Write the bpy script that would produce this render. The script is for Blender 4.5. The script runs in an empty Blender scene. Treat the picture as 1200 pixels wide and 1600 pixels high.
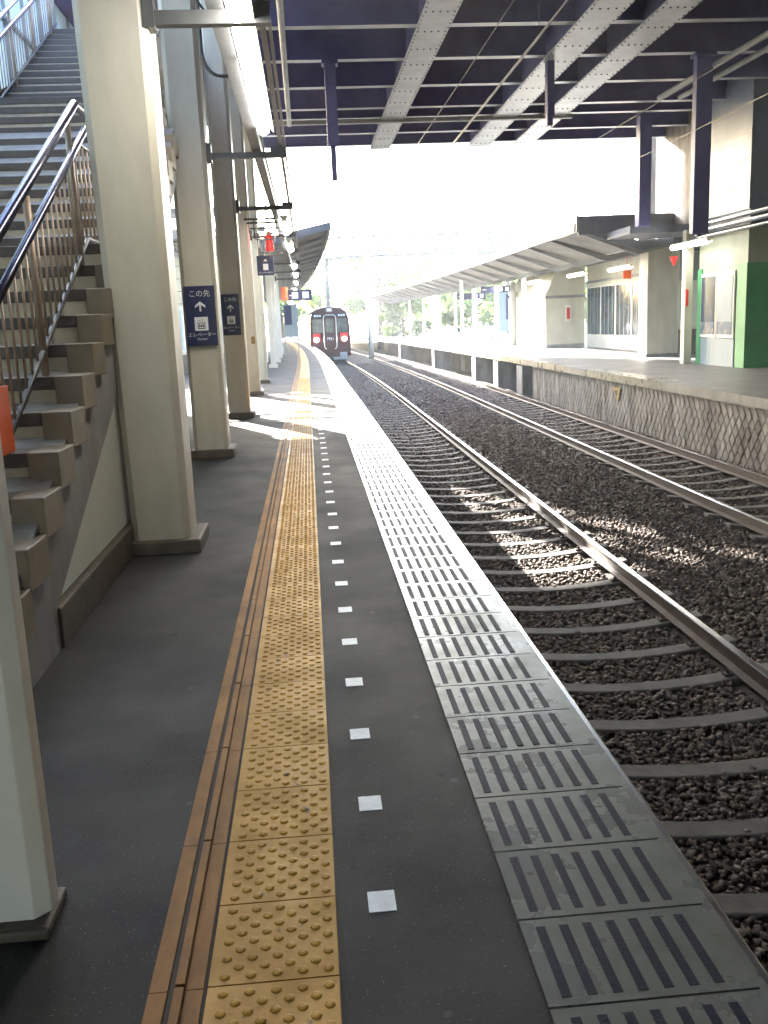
import bpy, bmesh, math, random
import numpy as np
from mathutils import Vector, Matrix
random.seed(7); rng = np.random.default_rng(7)
S = bpy.context.scene; C = S.collection
R = math.radians

# ------------------------------------------------------------------ camera
H, YAW, PITCH, ROLL, F = 1.475, 0.0734, 0.2043, -0.0416, 1434.5
fw = Vector((math.sin(YAW)*math.cos(PITCH), math.cos(YAW)*math.cos(PITCH), -math.sin(PITCH)))
r0 = Vector((math.cos(YAW), -math.sin(YAW), 0)); u0 = r0.cross(fw)
rt = math.cos(ROLL)*r0 + math.sin(ROLL)*u0; up = -math.sin(ROLL)*r0 + math.cos(ROLL)*u0
cd = bpy.data.cameras.new('camera'); cam = bpy.data.objects.new('camera', cd); C.objects.link(cam)
m = Matrix.Identity(4)
for i in range(3): m[i][0] = rt[i]; m[i][1] = up[i]; m[i][2] = -fw[i]
m.translation = (0, 0, H)
cam.matrix_world = m
cd.sensor_fit = 'VERTICAL'; cd.sensor_height = 36; cd.lens = F/1600*36; cd.clip_start = .05; cd.clip_end = 8000
S.camera = cam
# ------------------------------------------------------------------ light: low sun ahead and to the left
EL, AZ = R(22), R(-24)
w = bpy.data.worlds.new('World'); S.world = w; w.use_nodes = True
nt = w.node_tree; nt.nodes.clear()
sky = nt.nodes.new('ShaderNodeTexSky'); sky.sky_type = 'NISHITA'; sky.sun_disc = False
sky.sun_elevation = EL; sky.sun_rotation = AZ; sky.dust_density = 2.0; sky.air_density = 1.0
bg = nt.nodes.new('ShaderNodeBackground'); bg.inputs[1].default_value = .15
ou = nt.nodes.new('ShaderNodeOutputWorld')
nt.links.new(sky.outputs[0], bg.inputs[0]); nt.links.new(bg.outputs[0], ou.inputs[0])
sl = bpy.data.lights.new('sun', 'SUN'); sl.energy = 5; sl.angle = R(.6); sl.color = (1, .95, .87)
so = bpy.data.objects.new('sun', sl); C.objects.link(so)
sdir = Vector((math.sin(AZ)*math.cos(EL), math.cos(AZ)*math.cos(EL), math.sin(EL)))
so.rotation_euler = sdir.to_track_quat('Z', 'Y').to_euler(); so.location = sdir*60
S.view_settings.view_transform = 'Standard'; S.view_settings.look = 'None'
S.view_settings.exposure = 4.0; S.view_settings.gamma = 1; S.view_settings.use_curve_mapping = False

# ------------------------------------------------------------------ helpers
def mat(name, col, rough=.6, col2=None, scale=6, det=6, metal=0, bump=0, bscale=40, spec=.5, stretch=(1,1,1),
        rvar=0, lo=.35, hi=.65, emit=None, es=0, fleck=None):
    M = bpy.data.materials.new(name); M.use_nodes = True; t = M.node_tree; b = t.nodes['Principled BSDF']
    b.inputs['Base Color'].default_value = (*col, 1); b.inputs['Roughness'].default_value = rough
    b.inputs['Metallic'].default_value = metal; b.inputs['Specular IOR Level'].default_value = spec
    co = t.nodes.new('ShaderNodeTexCoord'); mp = t.nodes.new('ShaderNodeMapping'); mp.inputs['Scale'].default_value = stretch
    t.links.new(co.outputs['Object'], mp.inputs[0])
    if col2:
        n = t.nodes.new('ShaderNodeTexNoise'); n.inputs['Scale'].default_value = scale; n.inputs['Detail'].default_value = det
        n.inputs['Roughness'].default_value = .62
        r = t.nodes.new('ShaderNodeMapRange'); r.inputs[1].default_value = lo; r.inputs[2].default_value = hi
        x = t.nodes.new('ShaderNodeMixRGB'); x.inputs[1].default_value = (*col, 1); x.inputs[2].default_value = (*col2, 1)
        t.links.new(mp.outputs[0], n.inputs[0]); t.links.new(n.outputs[0], r.inputs[0]); t.links.new(r.outputs[0], x.inputs[0])
        out = x.outputs[0]
        if fleck:
            n2 = t.nodes.new('ShaderNodeTexNoise'); n2.inputs['Scale'].default_value = fleck[1]; n2.inputs['Detail'].default_value = 3
            r2 = t.nodes.new('ShaderNodeMapRange'); r2.inputs[1].default_value = fleck[2]; r2.inputs[2].default_value = fleck[2]+.06
            x2 = t.nodes.new('ShaderNodeMixRGB'); x2.inputs[2].default_value = (*fleck[0], 1)
            t.links.new(co.outputs['Object'], n2.inputs[0]); t.links.new(n2.outputs[0], r2.inputs[0])
            t.links.new(r2.outputs[0], x2.inputs[0]); t.links.new(out, x2.inputs[1]); out = x2.outputs[0]
        t.links.new(out, b.inputs['Base Color'])
        if rvar:
            rr = t.nodes.new('ShaderNodeMapRange'); rr.inputs[1].default_value = lo; rr.inputs[2].default_value = hi
            rr.inputs[3].default_value = rough-rvar; rr.inputs[4].default_value = rough+rvar
            t.links.new(n.outputs[0], rr.inputs[0]); t.links.new(rr.outputs[0], b.inputs['Roughness'])
    if bump:
        nb = t.nodes.new('ShaderNodeTexNoise'); nb.inputs['Scale'].default_value = bscale; nb.inputs['Detail'].default_value = 5
        bp = t.nodes.new('ShaderNodeBump'); bp.inputs['Strength'].default_value = bump; bp.inputs['Distance'].default_value = .01
        t.links.new(mp.outputs[0], nb.inputs[0]); t.links.new(nb.outputs[0], bp.inputs['Height']); t.links.new(bp.outputs[0], b.inputs['Normal'])
    if emit:
        b.inputs['Emission Color'].default_value = (*emit, 1); b.inputs['Emission Strength'].default_value = es
    return M

M = {}
M['cream'] = mat('cream paint', (.56, .52, .43), .42, (.46, .42, .34), 3.2, rvar=.08, bump=.12, bscale=18, stretch=(1, 1, .35), fleck=((.16, .12, .09), 38, .71))
M['cream2'] = mat('pale cream wall', (.62, .60, .48), .55, (.53, .51, .40), 1.5, bump=.1)
M['white'] = mat('white paint', (.78, .74, .66), .4, (.66, .62, .54), 2, rvar=.08, bump=.05)
M['plinth'] = mat('brown plinth mortar', (.12, .09, .065), .6, (.07, .055, .04), 7, bump=.4, bscale=60)
M['asphalt'] = mat('platform asphalt', (.050, .048, .046), .72, (.031, .030, .032), 1.3, det=9, bump=.35, bscale=420, rvar=.07, spec=.22, fleck=((.14, .13, .12), 130, .645))
M['asphalt2'] = mat('far platform paving', (.15, .148, .145), .5, (.10, .10, .10), 1.2, bump=.3, bscale=60)
M['tactile'] = mat('yellow tactile tile', (.50, .27, .035), .48, (.37, .20, .033), 5, bump=.15, bscale=70, rvar=.1, spec=.18, fleck=((.16, .11, .06), 30, .68))
M['tjoint'] = mat('tile joint', (.10, .07, .035), .8)
M['drain'] = mat('ochre drain stone', (.34, .17, .05), .65, (.19, .10, .036), 6, spec=.2, bump=.4, bscale=60, stretch=(1, .4, 1))
M['groove'] = mat('dark groove', (.05, .035, .025), .8)
M['etile'] = mat('concrete edge tile', (.18, .18, .165), .34, (.085, .09, .065), 3.4, bump=.12, bscale=120, rvar=.12, spec=.5, lo=.38, hi=.68, fleck=((.10, .10, .07), 22, .66))
M['slot'] = mat('anti slip strip', (.012, .015, .03), .6, (.02, .022, .035), 30, bump=.3, bscale=150, spec=.12)
M['mark'] = mat('white paint mark', (.62, .66, .70), .5, (.5, .53, .56), 30)
M['conc'] = mat('stair concrete', (.29, .285, .28), .75, (.17, .16, .15), 3, bump=.5, bscale=30, stretch=(1, 1, .5))
M['conc_d'] = mat('stained concrete', (.20, .18, .155), .8, (.075, .06, .05), 2.2, bump=.6, bscale=25, stretch=(2.5, 2.5, .5))
M['riser'] = mat('pale riser tile', (.42, .36, .27), .4, (.34, .29, .22), 9, bump=.1)
M['nosing'] = mat('dark brown nosing tile', (.075, .055, .05), .4, (.05, .038, .035), 14, bump=.3, bscale=120)
M['tread'] = mat('grey tread tile', (.13, .115, .095), .45, (.10, .085, .07), 8)
M['sidet'] = mat('taupe side tile', (.21, .165, .115), .5, (.15, .12, .08), 5, bump=.2)
M['panel'] = mat('pale infill panel', (.60, .62, .56), .45, (.55, .56, .50), 2)
M['steel'] = mat('stainless steel', (.17, .17, .22), .24, metal=1, col2=(.12, .12, .17), scale=20)
M['rod'] = mat('worn baluster steel', (.42, .31, .23), .45, metal=.3, col2=(.30, .22, .16), scale=9)
M['dsteel'] = mat('dark painted steel', (.09, .09, .085), .45, (.06, .06, .06), 4, bump=.1)
M['gsteel'] = mat('grey painted steel', (.30, .31, .31), .5, (.22, .22, .21), 2.5, bump=.15, bscale=12)
M['deck'] = mat('dark deck underside', (.13, .11, .28), .7, (.085, .075, .20), 1.2, bump=.3, bscale=8)  # blue lifted in the colour to mimic veiling glare
M['beam'] = mat('blue grey beam paint with web shade', (.13, .13, .28), .5, (.09, .09, .21), 2, bump=.15)  # colour also holds the shade of the webs and a blue glare
M['girder'] = mat('light grey girder paint', (.46, .48, .49), .34, (.33, .34, .35), 1.6, bump=.2, bscale=8, fleck=((.16, .14, .12), 14, .68))
M['bolt'] = mat('dark bolt', (.06, .06, .07), .5)
M['ballast'] = mat('ballast stone', (.14, .10, .075), .8, (.036, .030, .027), 20, det=2, bump=.5, bscale=60, lo=.4, hi=.6)
M['bed'] = mat('ballast bed', (.07, .052, .04), .9, (.03, .023, .018), 14, bump=1, bscale=30)
M['sleeper'] = mat('concrete sleeper', (.10, .09, .078), .75, (.06, .053, .045), 5, bump=.4, bscale=50)
M['railtop'] = mat('polished rail head', (.72, .72, .74), .2, metal=1)
M['railside'] = mat('rusty rail web', (.045, .028, .022), .6, (.03, .02, .016), 12, bump=.3)
M['block'] = mat('stained diamond block wall', (.27, .25, .22), .7, (.05, .035, .025), 1.5, bump=.5, bscale=30, stretch=(2.4, 2.4, .5))
M['tube'] = mat('lit fluorescent tube', (1, 1, 1), .4, emit=(1, .99, .94), es=3.2)
M['reflector'] = mat('yellowed reflector', (.72, .66, .38), .35, (.6, .5, .22), 20)
M['navy'] = mat('navy sign enamel', (.008, .016, .08), .35, (.007, .013, .065), 3)
M['signw'] = mat('white lettering', (.78, .78, .80), .5)
M['red'] = mat('red enamel', (.62, .025, .02), .35)
M['orange'] = mat('orange sheet', (.80, .12, .025), .45, (.7, .1, .02), 6)
M['green'] = mat('green paint', (.07, .32, .13), .45, (.06, .25, .10), 2)
M['dgreen'] = mat('dark green steel', (.02, .07, .045), .4)
M['glass'] = mat('window glass', (.03, .05, .07), .1, (.08, .11, .13), 1.1, spec=.4)
M['curtain'] = mat('blue grey blind', (.26, .32, .33), .5, (.22, .27, .28), 3, stretch=(8, 8, .5))
M['inner'] = mat('dim interior', (.10, .13, .17), .6, (.3, .25, .2), 3, lo=.5, hi=.6)
M['siding'] = mat('glossy siding', (.17, .20, .27), .5, (.13, .16, .22), 1.2, rvar=.05)
M['canopy'] = mat('canopy soffit', (.30, .28, .24), .6, (.20, .185, .16), 1.4, bump=.2, bscale=9)
M['roofing'] = mat('roofing sheet', (.20, .21, .24), .45, (.15, .16, .18), 2)
M['ground'] = mat('earth and scrub', (.10, .10, .055), .9, (.06, .07, .03), .3, bump=.5)
M['maroon'] = mat('maroon train paint', (.045, .006, .010), .2, (.036, .005, .009), 2)
M['troof'] = mat('train roof grey', (.22, .21, .21), .5)
M['tglass'] = mat('train window', (.02, .03, .035), .08, (.12, .13, .10), 2.2, spec=.8)
M['frame'] = mat('aluminium frame', (.6, .6, .6), .3, metal=.8)
M['lamp'] = mat('lit headlamp', (1, 1, 1), .3, emit=(1, .97, .9), es=4)
M['dark'] = mat('underframe black', (.02, .02, .022), .6)
M['yellow'] = mat('yellow enamel', (.28, .18, .03), .5, (.15, .10, .03), 9)
M['bark'] = mat('bark', (.08, .06, .045), .9, (.05, .04, .03), 8)
M['office'] = mat('pale green wall paint', (.31, .33, .235), .6, (.25, .27, .19), 1.6)
M['edgeg'] = mat('worn grey edge slab', (.16, .16, .16), .5, (.10, .10, .10), 2, bump=.3)
M['pipeg'] = mat('blue grey pipe paint', (.16, .18, .22), .4, (.11, .12, .15), 3)
def floor_wear(m_):                                          # gum spots and hairline cracks in the asphalt
    t = m_.node_tree; bs = t.nodes['Principled BSDF']; src = bs.inputs['Base Color'].links[0].from_socket
    co = t.nodes.new('ShaderNodeTexCoord')
    nz = t.nodes.new('ShaderNodeTexNoise'); nz.inputs['Scale'].default_value = 2.5; nz.inputs['Detail'].default_value = 6
    ad = t.nodes.new('ShaderNodeMixRGB'); ad.blend_type = 'ADD'; ad.inputs[0].default_value = .35
    t.links.new(co.outputs['Object'], nz.inputs[0]); t.links.new(co.outputs['Object'], ad.inputs[1]); t.links.new(nz.outputs['Color'], ad.inputs[2])
    for sc, feat, lo_, hi_, c in ((3.4, 'F1', .035, .055, (.085, .08, .075, 1)), (2.1, 'F1', .03, .05, (.018, .018, .02, 1))):
        v = t.nodes.new('ShaderNodeTexVoronoi'); v.feature = feat; v.inputs['Scale'].default_value = sc
        t.links.new(ad.outputs[0] if feat != 'F1' else co.outputs['Object'], v.inputs['Vector'])
        r_ = t.nodes.new('ShaderNodeMapRange'); r_.inputs[1].default_value = lo_; r_.inputs[2].default_value = hi_; r_.inputs[3].default_value = .75; r_.inputs[4].default_value = 0
        x = t.nodes.new('ShaderNodeMixRGB'); x.inputs[2].default_value = c
        t.links.new(v.outputs['Distance'], r_.inputs[0]); t.links.new(r_.outputs[0], x.inputs[0]); t.links.new(src, x.inputs[1]); src = x.outputs[0]
    t.links.new(src, bs.inputs['Base Color'])
floor_wear(M['asphalt'])
def leafmat(name, a, b):
    m_ = mat(name, a, .55, b, .9, lo=.4, hi=.6)
    t = m_.node_tree; bs = t.nodes['Principled BSDF']; o = t.nodes['Material Output']
    tr = t.nodes.new('ShaderNodeBsdfTranslucent'); tr.inputs[0].default_value = (a[0]*2.2, a[1]*2.2, a[2]*1.2, 1)
    mx = t.nodes.new('ShaderNodeMixShader'); mx.inputs[0].default_value = .4
    t.links.new(bs.outputs[0], mx.inputs[1]); t.links.new(tr.outputs[0], mx.inputs[2]); t.links.new(mx.outputs[0], o.inputs[0])
    return m_
M['leafa'] = leafmat('mid green leaves', (.08, .14, .04), (.04, .085, .03))
M['leafb'] = leafmat('yellow green leaves', (.13, .19, .05), (.07, .12, .03))
def transmat(name, c):
    m_ = mat(name, c, .5); t = m_.node_tree; bs = t.nodes['Principled BSDF']; o = t.nodes['Material Output']
    tr = t.nodes.new('ShaderNodeBsdfTranslucent'); tr.inputs[0].default_value = (*c, 1)
    mx = t.nodes.new('ShaderNodeMixShader'); mx.inputs[0].default_value = .5
    t.links.new(bs.outputs[0], mx.inputs[1]); t.links.new(tr.outputs[0], mx.inputs[2]); t.links.new(mx.outputs[0], o.inputs[0])
    return m_
M['frost'] = transmat('frosted panel', (.62, .72, .78))

def bend(x, y):
    return x - .0005*max(0, min(y, 110)-30)**2

class MB:
    def __init__(s): s.v = []; s.f = []; s.mi = []; s.mats = []
    def mid(s, m_):
        if m_ is None: return 0
        if m_ not in s.mats: s.mats.append(m_)
        return s.mats.index(m_)
    def poly(s, pts, faces, m_=None):
        o = len(s.v); s.v += [tuple(p) for p in pts]; k = s.mid(m_)
        for f in faces: s.f.append(tuple(i+o for i in f)); s.mi.append(k)
    def box(s, x0, x1, y0, y1, z0, z1, m_=None):
        p = [(x, y, z) for z in (z0, z1) for y in (y0, y1) for x in (x0, x1)]
        s.poly(p, [(0,2,3,1), (4,5,7,6), (0,1,5,4), (2,6,7,3), (0,4,6,2), (1,3,7,5)], m_)
    def seg(s, x0, x1, ya, yb, z0, z1, m_=None, step=4):      # long box cut along y so that it can follow the curve
        ys = [ya + (yb-ya)*i/max(1, int((yb-ya)/step)) for i in range(max(1, int((yb-ya)/step))+1)]
        p = []; f = []
        for y in ys: p += [(x0, y, z0), (x1, y, z0), (x1, y, z1), (x0, y, z1)]
        for i in range(len(ys)-1):
            a = 4*i
            for j in range(4): f.append((a+j, a+(j+1) % 4, a+4+(j+1) % 4, a+4+j))
        f.append((3, 2, 1, 0)); a = 4*(len(ys)-1); f.append((a, a+1, a+2, a+3))
        s.poly(p, [tuple(reversed(q)) for q in f], m_)
    def sweep(s, prof, ya, yb, m_=None, step=4, caps=True):    # closed profile (x,z) swept along y
        n = max(1, int((yb-ya)/step)); ys = [ya+(yb-ya)*i/n for i in range(n+1)]; k = len(prof)
        p = [(x, y, z) for y in ys for x, z in prof]; f = []
        for i in range(n):
            for j in range(k): f.append((i*k+j, i*k+(j+1) % k, (i+1)*k+(j+1) % k, (i+1)*k+j))
        if caps: f.append(tuple(range(k))[::-1]); f.append(tuple(n*k+j for j in range(k)))
        s.poly(p, f, m_)
    def sidep(s, prof, x0, x1, m_=None):                     # polygon (y,z) extruded along x
        k = len(prof); p = [(x0, y, z) for y, z in prof]+[(x1, y, z) for y, z in prof]
        f = [(j, (j+1) % k, k+(j+1) % k, k+j) for j in range(k)] + [tuple(range(k))[::-1], tuple(range(k, 2*k))]
        s.poly(p, f, m_)
    def frontp(s, prof, y0, y1, m_=None):                    # polygon (x,z) extruded along y
        k = len(prof); p = [(x, y0, z) for x, z in prof]+[(x, y1, z) for x, z in prof]
        f = [(j, (j+1) % k, k+(j+1) % k, k+j) for j in range(k)] + [tuple(range(k))[::-1], tuple(range(k, 2*k))]
        s.poly(p, f, m_)
    def tube(s, pts, r, m_=None, n=8, r2=None):
        pts = [Vector(p) for p in pts]; k0 = len(s.v); P = []
        for i, p in enumerate(pts):
            d = (pts[min(i+1, len(pts)-1)]-pts[max(i-1, 0)]).normalized()
            a = d.orthogonal().normalized() if i == 0 else (a - d*a.dot(d)).normalized()
            b = d.cross(a); rr = r if r2 is None else r+(r2-r)*i/(len(pts)-1)
            for j in range(n):
                t = 2*math.pi*j/n; P.append(p+a*(rr*math.cos(t))+b*(rr*math.sin(t)))
        f = []
        for i in range(len(pts)-1):
            for j in range(n): f.append((i*n+j, i*n+(j+1) % n, (i+1)*n+(j+1) % n, (i+1)*n+j))
        f.append(tuple(range(n))[::-1]); f.append(tuple((len(pts)-1)*n+j for j in range(n)))
        s.poly(P, f, m_)
    def build(s, name, m_=None, parent=None, bev=0, smooth=False, curve=False, loc=None, norm=True):
        me = bpy.data.meshes.new(name)
        vs = [(bend(x, y), y, z) if curve else (x, y, z) for x, y, z in s.v]
        if loc is not None: vs = [(x-loc[0], y-loc[1], z-loc[2]) for x, y, z in vs]
        me.from_pydata(vs, [], s.f)
        ms = s.mats if s.mats else []
        if m_ is not None and not ms: me.materials.append(m_)
        else:
            for q in ms: me.materials.append(q)
            me.polygons.foreach_set('material_index', s.mi)
        if norm:
            b = bmesh.new(); b.from_mesh(me); bmesh.ops.recalc_face_normals(b, faces=b.faces[:]); b.to_mesh(me); b.free()
        if smooth: me.polygons.foreach_set('use_smooth', [True]*len(me.polygons))
        o = bpy.data.objects.new(name, me); C.objects.link(o)
        if loc is not None: o.location = loc
        if parent is not None: o.parent = parent
        if bev:
            q = o.modifiers.new('bevel', 'BEVEL'); q.width = bev; q.segments = 2; q.limit_method = 'ANGLE'
        return o
def tag(o, label=None, cat=None, group=None, kind=None):
    if label: o['label'] = label
    if cat: o['category'] = cat
    if group: o['group'] = group
    if kind: o['kind'] = kind
    return o
def empty(name, loc, label, cat, group=None):
    o = bpy.data.objects.new(name, None); C.objects.link(o); o.location = loc; o.empty_display_size = .2
    return tag(o, label, cat, group)
def put(mb, name, m_, parent, **k):                          # part under an Empty; vertices given in world space
    loc = parent.matrix_basis.translation.copy(); p = parent.parent
    while p: loc += p.location; p = p.parent
    o = mb.build(name, m_, None, **k)
    o.data.transform(Matrix.Translation(-loc)); o.parent = parent
    return o
def copy_tree(o, parent=None):
    c = o.copy(); C.objects.link(c); c.parent = parent
    for ch in list(o.children): copy_tree(ch, c)
    return c
def text(body, size, name, m_, parent, loc, rot=(math.pi/2, 0, 0), ext=.002, align='CENTER', sx=1):
    cu = bpy.data.curves.new(name, 'FONT'); cu.body = body; cu.size = size; cu.extrude = ext; cu.align_x = align; cu.align_y = 'CENTER'
    t = bpy.data.objects.new(name, cu); C.objects.link(t)
    bpy.context.view_layer.update()
    me = bpy.data.meshes.new_from_object(t.evaluated_get(bpy.context.evaluated_depsgraph_get()))
    bpy.data.objects.remove(t)
    me.materials.clear(); me.materials.append(m_)
    o = bpy.data.objects.new(name, me); C.objects.link(o); o.parent = parent; o.location = loc; o.rotation_euler = rot; o.scale = (sx, 1, 1)
    return o

# ================================================================== SETTING
b = MB(); b.poly([(-3000, -3000, -1.6), (3000, -3000, -1.6), (3000, 4000, -1.6), (-3000, 4000, -1.6)], [(0, 1, 2, 3)])
tag(b.build('ground', M['ground']), kind='structure')
TOPB = -1.262
b = MB(); b.sweep([(.93, -1.55), (.93, TOPB-.01), (1.4, TOPB-.03), (1.9, TOPB-.075), (2.385, TOPB-.09), (2.9, TOPB-.075), (3.4, TOPB-.03), (3.9, TOPB-.01), (4.7, TOPB-.01), (5.2, TOPB-.03), (5.7, TOPB-.075), (6.17, TOPB-.09), (6.7, TOPB-.075), (7.2, TOPB-.03), (7.6, TOPB-.01), (7.6, -1.55)], -8, 400, step=4)
tag(b.build('ballast_bed', M['bed'], curve=True), kind='structure')

EX = .908                                                    # near platform edge
b = MB(); b.sweep([(-14, 0), (EX-.10, 0), (EX-.10, -.18), (EX-.22, -.18), (EX-.22, -1.5), (-14, -1.5)], -8, 130, step=4)
b.mats = []; tag(b.build('platform', M['asphalt'], curve=True), kind='structure')
# concrete edge course (tiles .30 long, grooves between them, seven strips on each)
b = MB(); b.seg(.437, EX, -8, 130, -.16, .004, M['groove'])
y = -1.01
while y < 45:
    b.box(.437, EX, y+.004, y+.297, .003, .012, M['etile'])
    j = random.uniform(-.001, .001)
    for k in range(7):
        x = .484+k*.0575
        b.box(x-.0112, x+.0112, y+.028, y+.268, .0115, .0135+j, M['slot'])
    y += .3
b.seg(.437, EX, 45, 130, .004, .012, M['etile'])
b.seg(EX, EX+.022, -8, 130, -.15, .008, M['etile'])
tag(b.build('edge_paving', None, curve=True), kind='structure')
# tactile paving
b = MB(); b.seg(-.312, -.008, -8, 130, -.02, .004, M['tjoint'])
tmpl = []
for i in range(9):
    n = 5 if i % 2 == 0 else 4
    for k in range(n):
        tmpl.append((-.302+.028+ (k if n == 5 else k+.5)*.0600, .027+i*.0305))
def dome(mb, x, y, r=.0130, h=.0062, z=.0095, n=8):
    P = []; 
    for rr, zz in ((r, 0), (r*.82, h*.7), (r*.4, h)):
        for j in range(n):
            t = 2*math.pi*j/n; P.append((x+rr*math.cos(t), y+rr*math.sin(t), z+zz))
    f = [(i*n+j, i*n+(j+1) % n, (i+1)*n+(j+1) % n, (i+1)*n+j) for i in range(2) for j in range(n)]+[tuple(range(2*n, 3*n))]
    mb.poly(P, f, M['tactile'])
y = 1.8569-.3*9
while y < 48:
    b.box(-.310, -.011, y+.002, y+.2975, .003, .010, M['tactile'])
    if y < 26 and y > -.6:
        for (x, dy) in tmpl: dome(b, x, y+dy, n=10 if y < 5 else 6)
    y += .3
b.seg(-.310, -.011, y, 130, .004, .010, M['tactile'])
tag(b.build('tactile_paving', None, curve=True, norm=False), kind='structure')
# ochre drain course
b = MB(); b.seg(-.445, -.314, -8, 130, -.02, .003, M['groove'])
y = 1.8569-.6*6
while y < 130:
    L = .597
    b.seg(-.443, -.401, y, y+L, .002, .009, M['drain']); b.seg(-.383, -.362, y+.004, y+L-.004, .002, .022, M['drain'])
    b.seg(-.360, -.320, y, y+L, .002, .008, M['drain'])
    y += .6
tag(b.build('drain_course', None, curve=True), kind='structure')
b = MB()
for k in range(24):
    yy = 1.63+.5*k; dx = random.uniform(-.004, .004)
    b.box(.076+dx, .147+dx, yy-.043, yy+.043, .0005, .0022)
ob = b.build('painted_squares', M['mark']); tag(ob, kind='structure')

# far platform
FX = 7.30
b = MB(); b.sweep([(FX+.5, 0), (40, 0), (40, -.22), (FX+.5, -.22)], -10, 150, step=4)
tag(b.build('far_platform', M['asphalt2'], curve=True), kind='structure')
b = MB(); y = -10
while y < 130:
    q = M['edgeg'] if random.random() < .6 else M['etile']
    b.seg(FX, FX+.5, y, y+1.79, -.17, .006, q); y += 1.8
tag(b.build('far_platform_edge', None, curve=True), kind='structure')

# diamond block retaining wall under far platform
wl = empty('retaining_wall', (7.4, 12, -1.5), 'stained diamond block wall under the edge of the far platform', 'wall')
b = MB(); b.box(7.42, 7.75, -10, 30.5, -1.6, -.171, M['conc_d'])
s_ = .19
for iz in range(-1, 9):
    for iy in range(int(40.5/(2*s_*.62))+1):
        yc = -10+iy*2*s_*.62+(iz % 2)*s_*.62; zc = -1.5+iz*s_*.82+.05
        if yc < 3: continue
        if zc > -.35 or yc > 30.2: continue
        hh = s_*.80; ww = s_*.60; d = random.uniform(.012, .022)
        b.poly([(7.42, yc-ww, zc), (7.42, yc, zc-hh), (7.42, yc+ww, zc), (7.42, yc, zc+hh),
                (7.42-d, yc-ww*.86, zc), (7.42-d, yc, zc-hh*.86), (7.42-d, yc+ww*.86, zc), (7.42-d, yc, zc+hh*.86)],
               [(4, 5, 6, 7), (0, 1, 5, 4), (1, 2, 6, 5), (2, 3, 7, 6), (3, 0, 4, 7)], M['block'])
put(b, 'block_facing', None, wl)
g0 = None
for yy in (32.2, 36.3, 41, 53, 68):
    b = MB(); b.box(7.35, 8.4, -.45, .45, -1.6, -.23)
    o = b.build('platform_pier', M['conc'], bev=.02); o.location = (bend(0, yy), yy, 0)
    tag(o, 'squat concrete pier holding up the far platform beyond the block wall', 'pier', 'concrete piers under the far platform')
b = MB(); b.seg(9.5, 9.8, 30.5, 90, -1.6, -.23); tag(b.build('backing_wall', M['conc_d'], curve=True), 'dark stained wall in the shadow behind the far platform piers', 'wall')

# ballast stones (one mesh, thousands of stones)
def stones(regs):
    V = []; Fc = []; base = 0
    cube = np.array([(x, y, z) for z in (-1, 1) for y in (-1, 1) for x in (-1, 1)], float)
    fq = np.array([(0,2,3,1), (4,5,7,6), (0,1,5,4), (2,6,7,3), (0,4,6,2), (1,3,7,5)])
    for (x0, x1, y0, y1, dens, sz) in regs:
        n = int((x1-x0)*(y1-y0)*dens)
        c = np.stack([rng.uniform(x0, x1, n), rng.uniform(y0, y1, n), TOPB+rng.uniform(-.02, .010, n)], 1)
        sp = .66; ph = (c[:, 1]-SL0+sp/2) % sp - sp/2
        on = (np.abs(ph) < np.where(c[:, 1] < 5, .03, .070)) & (((np.abs(c[:, 0]-TC1) < 1.03) | (np.abs(c[:, 0]-TC2) < 1.03)))
        rail = np.zeros(n, bool)
        for tc in (TC1, TC2):
            for sgn in (-1, 1): rail |= np.abs(c[:, 0]-(tc+sgn*.75)) < .085
        on &= rng.random(n) < .96
        c = c[~(on | rail)]; n = len(c)
        # heap between the tracks
        c[:, 2] += .05*np.exp(-((c[:, 0]-4.27)/.55)**2)
        for tc in (TC1, TC2):
            dd = np.abs(c[:, 0]-tc); c[:, 2] += np.where(dd < 1.0, -.06+.06*dd*dd, 0)
        P = cube[None]*rng.uniform(.55, 1.15, (n, 8, 1))*np.array([1, 1, .75])
        P = P*(sz*rng.uniform(.6, 1.25, (n, 1, 1)))
        a = rng.uniform(0, 6.28, n); t = rng.uniform(-.8, .8, n)
        ca, sa, ct, st = np.cos(a)[:, None], np.sin(a)[:, None], np.cos(t)[:, None], np.sin(t)[:, None]
        X = P[..., 0]*ct+P[..., 2]*st; Z = -P[..., 0]*st+P[..., 2]*ct; Y = P[..., 1]
        P = np.stack([X*ca-Y*sa, X*sa+Y*ca, Z], -1)+c[:, None]
        P[..., 0] -= .0005*np.maximum(0, P[..., 1]-30)**2
        V.append(P.reshape(-1, 3)); Fc.append((fq[None]+(base+np.arange(n)*8)[:, None, None]).reshape(-1, 4)); base += n*8
    V = np.concatenate(V); Fc = np.concatenate(Fc)
    me = bpy.data.meshes.new('ballast'); me.vertices.add(len(V)); me.vertices.foreach_set('co', V.ravel())
    me.loops.add(Fc.size); me.loops.foreach_set('vertex_index', Fc.ravel().astype(np.int32))
    me.polygons.add(len(Fc)); me.polygons.foreach_set('loop_start', np.arange(0, Fc.size, 4, dtype=np.int32))
    me.update(calc_edges=True); me.materials.append(M['ballast'])
    o = bpy.data.objects.new('ballast', me); C.objects.link(o); return o
TC1, TC2, SL0 = 2.385, 6.17, 1.09
o = stones([(.95, 7.4, 1.5, 7, 1000, .0165), (.95, 7.4, 7, 12, 800, .018), (.95, 7.4, 12, 18, 500, .022), (.95, 7.4, 18, 30, 260, .029), (.95, 7.4, 30, 62, 100, .042)])
tag(o, 'brown crushed stone ballast spread under and between the two tracks', 'ballast', kind='stuff')

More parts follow.
